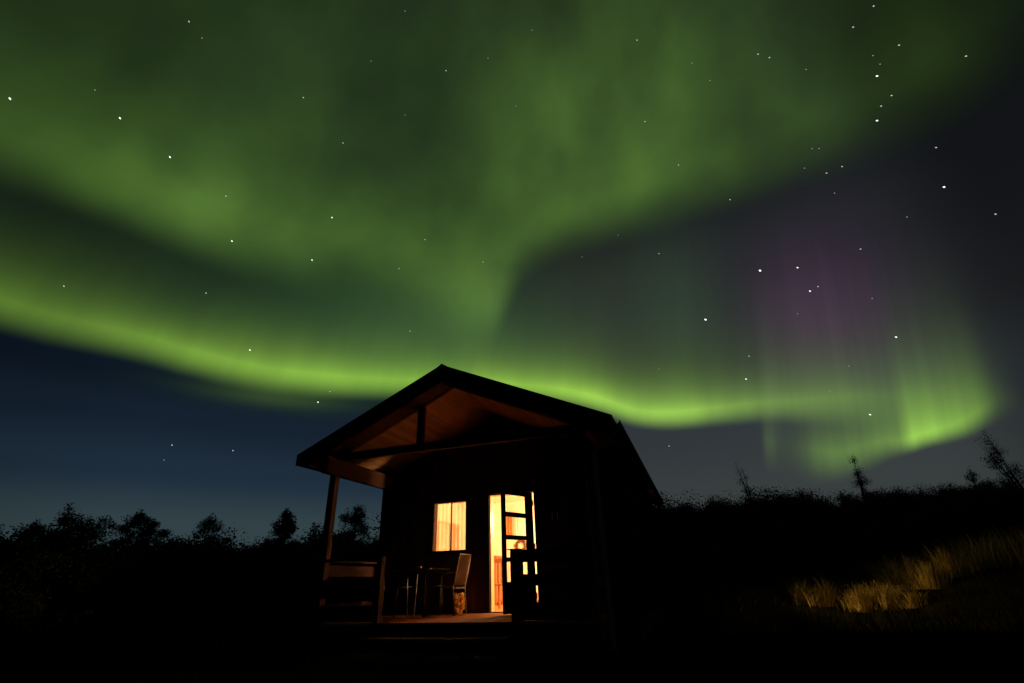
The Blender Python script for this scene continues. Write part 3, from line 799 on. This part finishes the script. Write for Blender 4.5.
def ball(n, rng):
    d = rng.normal(size=(n, 3)); d /= np.linalg.norm(d, axis=1)[:, None]
    return d * (rng.uniform(0, 1, n) ** .5)[:, None]
def grow(seed, h, spread, stems, limbs, clumps, per, leaf, lean=0.0, crown0=.25, tight=.16, topfade=.9):
    """trunk mesh builder + leaf centres of a small multi-stemmed tree"""
    rnd = random.Random(seed); rng = np.random.default_rng(seed)
    tm = MB(); cs = []
    for s in range(stems):
        a = rnd.uniform(0, 6.28); sp = spread * (.35 if stems > 1 else .08) * rnd.uniform(.5, 1.1)
        hs = h * (1 if s == 0 else rnd.uniform(.65, .95))
        pts = []
        for k in range(7):
            t = k / 6
            pts.append(Vector((math.cos(a) * sp * t ** 1.3 + rnd.uniform(-.03, .03) * h * .3 * t + lean * t * h, math.sin(a) * sp * t ** 1.3 + rnd.uniform(-.03, .03) * h * .3 * t, hs * t * .97)))
        r0 = .018 * h * (.75 if stems > 1 else 1.1)
        tm.tube(pts, [r0 * (1 - .9 * k / 6) + .003 for k in range(7)], 6)
        nl = max(3, limbs // stems)
        for i in range(nl):
            t = crown0 + (1 - crown0) * ((i + rnd.random()) / nl) * .97
            k = min(5, int(t * 6)); b = pts[k].lerp(pts[k + 1], t * 6 - k)
            prof = math.sin(min(1, (t - crown0) / (1 - crown0) * .85 + .22) * math.pi) ** .7
            ln = spread * prof * rnd.uniform(.55, 1.12)
            aa = i * 2.4 + rnd.uniform(-.5, .5)
            el = rnd.uniform(.25, .8)
            e = b + Vector((math.cos(aa) * ln * math.cos(el), math.sin(aa) * ln * math.cos(el), ln * math.sin(el)))
            if e.z > h: e.z = h - rnd.uniform(0, .06) * h
            md = b.lerp(e, .5) + Vector((0, 0, .06 * ln))
            tm.tube([b, md, e], [r0 * .35 * (1 - t * .5), r0 * .22, .003], 5)
            for c in range(clumps):
                u = .3 + .75 * rnd.random()
                base = b.lerp(e, min(u, 1.0)) + Vector((rnd.gauss(0, .10), rnd.gauss(0, .10), rnd.gauss(0, .08))) * spread
                tm.tube([b.lerp(e, min(u, .98)), base], [.005, .002], 4, cap=False)
                nn = int(per * rnd.uniform(.5, 1.4))
                if nn: cs.append(np.array(base)[None] + ball(nn, rng) * (tight * 2.0 * spread * rnd.uniform(.6, 1.3)) * np.array([1, 1, .85]))
        if per: cs.append(np.array(pts[-1])[None] + ball(per, rng) * tight * 1.8 * spread * np.array([.7, .7, 1.1]))
    C = np.concatenate(cs) if cs else np.zeros((0, 3))
    return tm, C[C[:, 2] > .05] if len(C) else C, leaf, rng
def tree(name, seed, h, spread, label, cat, loc, mat=None, group=None, **kw):
    t = empty(name, loc, 0, label, cat, group)
    tm, C, leaf, rng = grow(seed, h, spread, **kw)
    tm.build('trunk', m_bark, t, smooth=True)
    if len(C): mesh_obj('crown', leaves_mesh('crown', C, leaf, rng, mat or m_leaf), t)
    return t
def polar(az, r, dz=0.0):
    x, y = r * math.sin(R(az)), r * math.cos(R(az))
    return Vector((x, y, float(terrain_h(x, y)) - .03 + dz))
def top_h(az, r, el):
    return EYE + r * math.tan(R(el)) - float(terrain_h(r * math.sin(R(az)), r * math.cos(R(az))))

GT = 'small birch trees left of the cabin'
TL = [ # az, r, top elevation, spread, stems, label
 (-45.3, 17.0, 5.2, 1.0, 3, 'low dark birch cut by the left edge of the picture'),
 (-42.9, 19.5, 5.4, .9, 2, 'slim dark birch, second tree from the left edge'),
 (-40.6, 16.5, 6.5, 1.15, 3, 'broad round-topped dark birch, bulkiest of the trees far left'),
 (-37.2, 18.0, 6.4, .95, 2, 'dark upright birch right of the broad round-topped one'),
 (-34.9, 19.0, 5.9, .85, 2, 'thin dark birch with a forked top leaning to the right'),
 (-31.1, 17.5, 6.3, 1.25, 4, 'wide dark birch standing alone midway between left edge and cabin'),
 (-24.6, 14.5, 6.9, .85, 2, 'crisp lumpy-topped dark birch nearest the left side of the cabin'),
 (-17.3, 16.5, 7.6, 1.0, 1, 'pointed dark tree seen through the porch between post and wall'),
]
for i, (az, r, el, sp, st, lb) in enumerate(TL):
    kw = dict(stems=st, limbs=30, clumps=6, per=150, leaf=.026, crown0=.15, tight=.095)
    if i == 7: kw.update(limbs=34, clumps=5, per=90, crown0=.12)
    tree('birch_tree', 40 + i, top_h(az, r, el + .35), sp, lb, 'tree', polar(az, r), group=GT, **kw)

# scrub under the trees: three kinds, copied
def shrub_proto(seed, mat, h=1.6, sp=.95):
    return tree('shrub', seed, h, sp, 'x', 'shrub', (0, 0, 0), mat=mat, stems=5, limbs=30, clumps=6, per=120, leaf=.025, crown0=.08, tight=.13)
protos = [shrub_proto(71, m_leaf), shrub_proto(72, m_leaf, 1.4, 1.1), shrub_proto(73, m_leaf_y, 1.5, .85)]
hillp = [shrub_proto(81, m_leaf_hill, 1.4, 1.15), shrub_proto(82, m_leaf_hill, 1.2, 1.3), shrub_proto(83, m_leaf_hill, 1.5, 1.0)]
used = set()
rnd = random.Random(9)
def put_shrub(pool, az, r, h, label, group, wide=1.0):
    k = rnd.randrange(len(pool)); p = pool[k]
    o = p if p.name not in used else copy_tree(p)
    used.add(p.name)
    o.location = polar(az, r); o.rotation_euler = (0, 0, rnd.uniform(0, 6.28))
    s = h / (1.6, 1.4, 1.5)[k] if pool is protos else h / (1.4, 1.2, 1.5)[k]
    o.scale = (s * wide, s * wide, s)
    tag(o, label, 'shrub', group)
for i in range(30):
    az = -49 + i * 1.27 + rnd.uniform(-.4, .4)
    r = rnd.uniform(13.5, 20)
    el = rnd.uniform(3.0, 4.5)
    put_shrub(protos, az, r, top_h(az, r, el), 'dark leafy shrub in the scrub below the birches left of the cabin', 'scrub left of the cabin', 1.1)
put_shrub(protos[2:], -20.6, 17.5, top_h(-20.6, 17.5, 4.6), 'yellowish low shrub just left of the left porch post', 'scrub beside the porch')
# hedge of shrubs along the hill crest on the right
for i in range(40):
    az = 13.5 + i * .98 + rnd.uniform(-.3, .3)
    r = 31 + rnd.uniform(-1.5, 3.5)
    el = 7.0 - .04 * (az - 14) + .85 * math.sin(i * 1.7) * rnd.random()
    put_shrub(hillp, az, r, top_h(az, r, el) * .93, 'dark bushy shrub in the hedge along the hill crest right of the cabin', 'hedge on the hill crest', 1.0)
for i in range(26):
    az = 15 + i * 1.4 + rnd.uniform(-.6, .6); r = rnd.uniform(19, 27)
    if az > 22 and r < 22: r += 4
    put_shrub(hillp, az, r, rnd.uniform(.7, 1.3), 'low dark shrub on the slope right of the cabin', 'shrubs on the slope')

# saplings on the crest
for az, r, el, sp, per, lean, st, lb in (
    (24.7, 31.5, 10.5, .75, 2, -.10, 4, 'thin twiggy sapling leaning left on the crest right of the roof'),
    (33.8, 31.0, 9.9, .75, 4, .02, 5, 'leafy upright sapling in the middle of the right-hand crest'),
    (44.8, 30.5, 10.0, .85, 5, -.16, 5, 'tallest straggly sapling leaning left at the right edge of the crest'),
    (41.6, 30.5, 7.6, .5, 3, .1, 2, 'short twiggy sapling just left of the tallest one on the crest'),
    (46.8, 30.0, 8.6, .7, 4, .05, 3, 'leafy sapling cut by the right edge of the picture')):
    tree('sapling', int(az * 10), top_h(az, r, el), sp, lb, 'sapling', polar(az, r), mat=m_leaf_hill, group='saplings on the hill crest',
         stems=st, limbs=26, clumps=4, per=per * 13, leaf=.027, crown0=.15, tight=.17, lean=lean)

# grass ------------------------------------------------------------
def blades(az, r, h, wid, rng, lean=.35):
    n = len(az); x = r * np.sin(np.radians(az)); y = r * np.cos(np.radians(az)); z = terrain_h(x, y) - .02
    b = np.stack((x, y, z), 1); a = rng.uniform(0, 2*np.pi, n); w = np.stack((np.cos(a), np.sin(a), 0*a), 1) * wid[:, None]
    l = rng.normal(size=(n, 3)) * (h * lean)[:, None]; l[:, 2] = 0
    top = b + l + np.stack((0*h, 0*h, h), 1)
    mid = b + l * .35 + np.stack((0*h, 0*h, h * .6), 1)
    q1 = np.stack((b - w, b + w, mid + w * .7, mid - w * .7), 1); q2 = np.stack((mid - w * .7, mid + w * .7, top + w * .1, top - w * .1), 1)
    return np.concatenate((q1, q2), 1).reshape(-1, 3)
def outside(az, r, pad=.12):
    x = r * np.sin(np.radians(az)) - CX; y = r * np.cos(np.radians(az)) - CY
    c, s = math.cos(YAW), math.sin(YAW)
    lx, ly = x * c - y * s, x * s + y * c
    house = (np.abs(lx) < 2.55 + pad) & (ly > .1) & (ly < 9.5)
    step = (np.abs(lx) < 1.15) & (ly > -.55) & (ly <= .2)
    return ~(house | step), lx, ly
rng = np.random.default_rng(21)
n = 60000
az = rng.uniform(-56, 56, n); r = 2.4 * (34 / 2.4) ** rng.uniform(0, 1, n) ** .85
ok, lx, ly = outside(az, r); ok &= ~((az > 19) & (r > 7.5) & (r < 24) & (rng.uniform(0, 1, n) < .35)); az, r = az[ok], r[ok]
h = rng.uniform(.10, .28, len(r)) * (1 + .4 * np.sin(az * .9) * np.cos(r * .7)) * np.clip(r / 6, .5, 1.3) * np.where((az > 18) & (r > 7), .8, 1.0)
co = [blades(az, r, h, .0035 + .0006 * r, rng)]
n = 7000                                     # taller stalks along the crest
az = rng.uniform(12, 50, n); r = rng.uniform(28.5, 34, n)
co.append(blades(az, r, rng.uniform(.5, 1.25, n), np.full(n, .012), rng, .2))
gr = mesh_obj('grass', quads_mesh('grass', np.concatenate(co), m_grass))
tag(gr, 'dark meadow grass round the cabin and up the slope', 'grass', None, 'stuff')
# dry tussocks in the light of the side window: fans of blades, each clump a thing
TU = [(26.5,15.6,.62,.12,0),(27.0,15.8,.55,.20,0),(27.9,15.6,.48,.22,0),(28.8,15.9,.62,.20,0),(30.5,15.5,.42,.22,0),(31.3,15.3,.60,.22,0),
      (32.2,15.7,.55,.24,0),(33.1,15.2,.58,.22,0),(34.0,15.6,.5,.22,0),(34.9,15.2,.42,.2,0),
      (34.0,17.6,.75,.3,1),(35.3,17.2,.8,.3,1),(36.5,16.8,.6,.3,1),(37.9,17.6,.75,.5,1),(39.2,18.4,.8,.5,1),(40.5,18.6,.8,.5,1),(41.8,19.2,.85,.55,1),(43.2,19.4,.9,.5,1)]
for az_, r_, h_, sg, far_ in TU:
    n = 460 if not far_ else 900
    p = polar(az_, r_)
    a = rng.uniform(0, 2*np.pi, n); q = np.abs(rng.normal(size=n)); dx, dy = np.cos(a) * q, np.sin(a) * q
    b0 = np.stack((dx * sg * .6, dy * sg * .6, np.zeros(n)), 1)
    hh_ = h_ * rng.uniform(.25, 1.0, n) * rng.uniform(.6, 1.2, n)
    out = np.stack((dx * .30 * hh_ + rng.normal(size=n) * .15 * h_, dy * .30 * hh_ + rng.normal(size=n) * .15 * h_, hh_), 1)
    w = np.stack((-np.sin(a), np.cos(a), np.zeros(n)), 1) * .006
    mid = b0 + out * np.array([.32, .32, .62])
    tip = b0 + out
    co = np.concatenate((np.stack((b0 - w, b0 + w, mid + w * .8, mid - w * .8), 1), np.stack((mid - w * .8, mid + w * .8, tip + w * .1, tip - w * .1), 1)), 1).reshape(-1, 3)
    o = mesh_obj('grass_tussock', quads_mesh('grass_tussock', co, m_straw)); o.location = p
    if far_: tag(o, 'dim dry grass tussock farther up the slope at the right', 'grass tussock', 'dim tussocks up the slope')
    else: tag(o, 'dry yellow grass tussock in the warm window light right of the cabin', 'grass tussock', 'lit tussocks right of the cabin')

# ================================================================== stars
STARS = [(-56.29,37.15,3), (-48.54,39.9,3), (-43.21,38.67,3), (-46.31,49.94,2), (-44.44,49.33,1), (-51.33,41.0,1), (-36.82,37.18,2), (-34.99,33.16,3), (-31.01,48.65,2), (-24.65,45.77,2), (-24.47,38.14,3), (-25.98,33.3,3), (-22.47,53.92,1), (-17.92,58.87,1), (-9.99,54.58,2), (-2.62,55.94,1), (-16.19,49.88,1), (-11.88,37.42,2), (-15.1,33.93,2), (-3.69,35.23,2), (-13.08,27.02,2), (-36.08,27.52,2), (-47.24,24.72,2), (51.02,46.61,2), (48.54,46.19,2), (51.2,42.79,2), (54.97,39.07,2), (23.33,54.82,2), (38.53,48.73,2), (39.6,47.94,2), (42.7,45.34,1), (31.91,48.71,1), (30.3,50.89,1), (48.36,41.61,3), (48.89,43.26,1), (49.07,42.33,1), (48.66,39.54,2), (47.48,39.21,2), (46.62,38.27,3), (49.74,33.84,2), (48.85,30.54,3), (51.02,26.78,2), (38.75,37.35,1), (40.55,36.06,2), (42.11,36.0,2), (40.52,34.03,1), (25.07,42.3,2), (21.91,47.49,2), (30.09,37.23,2), (15.38,36.8,1), (20.22,33.88,2), (31.04,29.34,4), (34.74,28.51,3), (35.14,25.92,3), (35.99,26.12,2), (33.34,24.1,1), (23.98,25.75,4), (40.75,28.24,2), (40.67,19.53,3), (40.06,23.52,1), (40.78,38.44,1), (40.15,38.72,1), (10.13,35.05,1), (45.32,29.43,1), (5.65,58.1,1), (1.99,51.5,1), (-35.36,12.7,2), (-30.12,12.7,2), (-30.61,22.82,3), (-22.76,18.34,3), (-21.65,19.58,2), (-35.67,11.29,1), (27.55,21.01,2), (26.67,18.73,3), (36.49,13.2,3), (17.34,12.9,2), (36.21,17.96,1), (17.7,21.31,1), (33.95,16.01,1)]
sr = random.Random(3)
mats = [glow('star_light_%s' % nme, c, s, False) for nme, c, s in (('faint', (.8, .9, 1), .38), ('dim', (.9, .95, 1), .65), ('clear', (1, 1, 1), 1.7), ('bright', (1, 1, 1), 3.2))]
v = []; f = []; mi = []
for a, e, b in STARS:
    d = Vector((math.sin(R(a)) * math.cos(R(e)), math.cos(R(a)) * math.cos(R(e)), math.sin(R(e))))
    s = (3.9, 4.9, 6.1, 7.8)[b - 1] * (1 + .35 * math.tan(R(abs(a) * .6)))
    c = d * 5000; t1_ = d.cross(Vector((0, 0, 1))).normalized(); t2_ = t1_.cross(d)
    u = (t1_ * .8 - t2_ * .6); w_ = (t1_ * .6 + t2_ * .8)
    base = len(v)
    for p in (u * 1.25, -u * 1.25, w_ * .8, -w_ * .8, d * .9, -d * .9): v.append(tuple(c + p * s))
    for q in ((0,2,4),(2,1,4),(1,3,4),(3,0,4),(2,0,5),(1,2,5),(3,1,5),(0,3,5)): f.append(tuple(base + i for i in q)); mi.append(b - 1)
me = bpy.data.meshes.new('stars'); me.from_pydata(v, [], f)
for q in mats: me.materials.append(q)
me.polygons.foreach_set('material_index', mi); me.update()
st = bpy.data.objects.new('stars', me); COL.objects.link(st)
st['kind'] = 'structure'
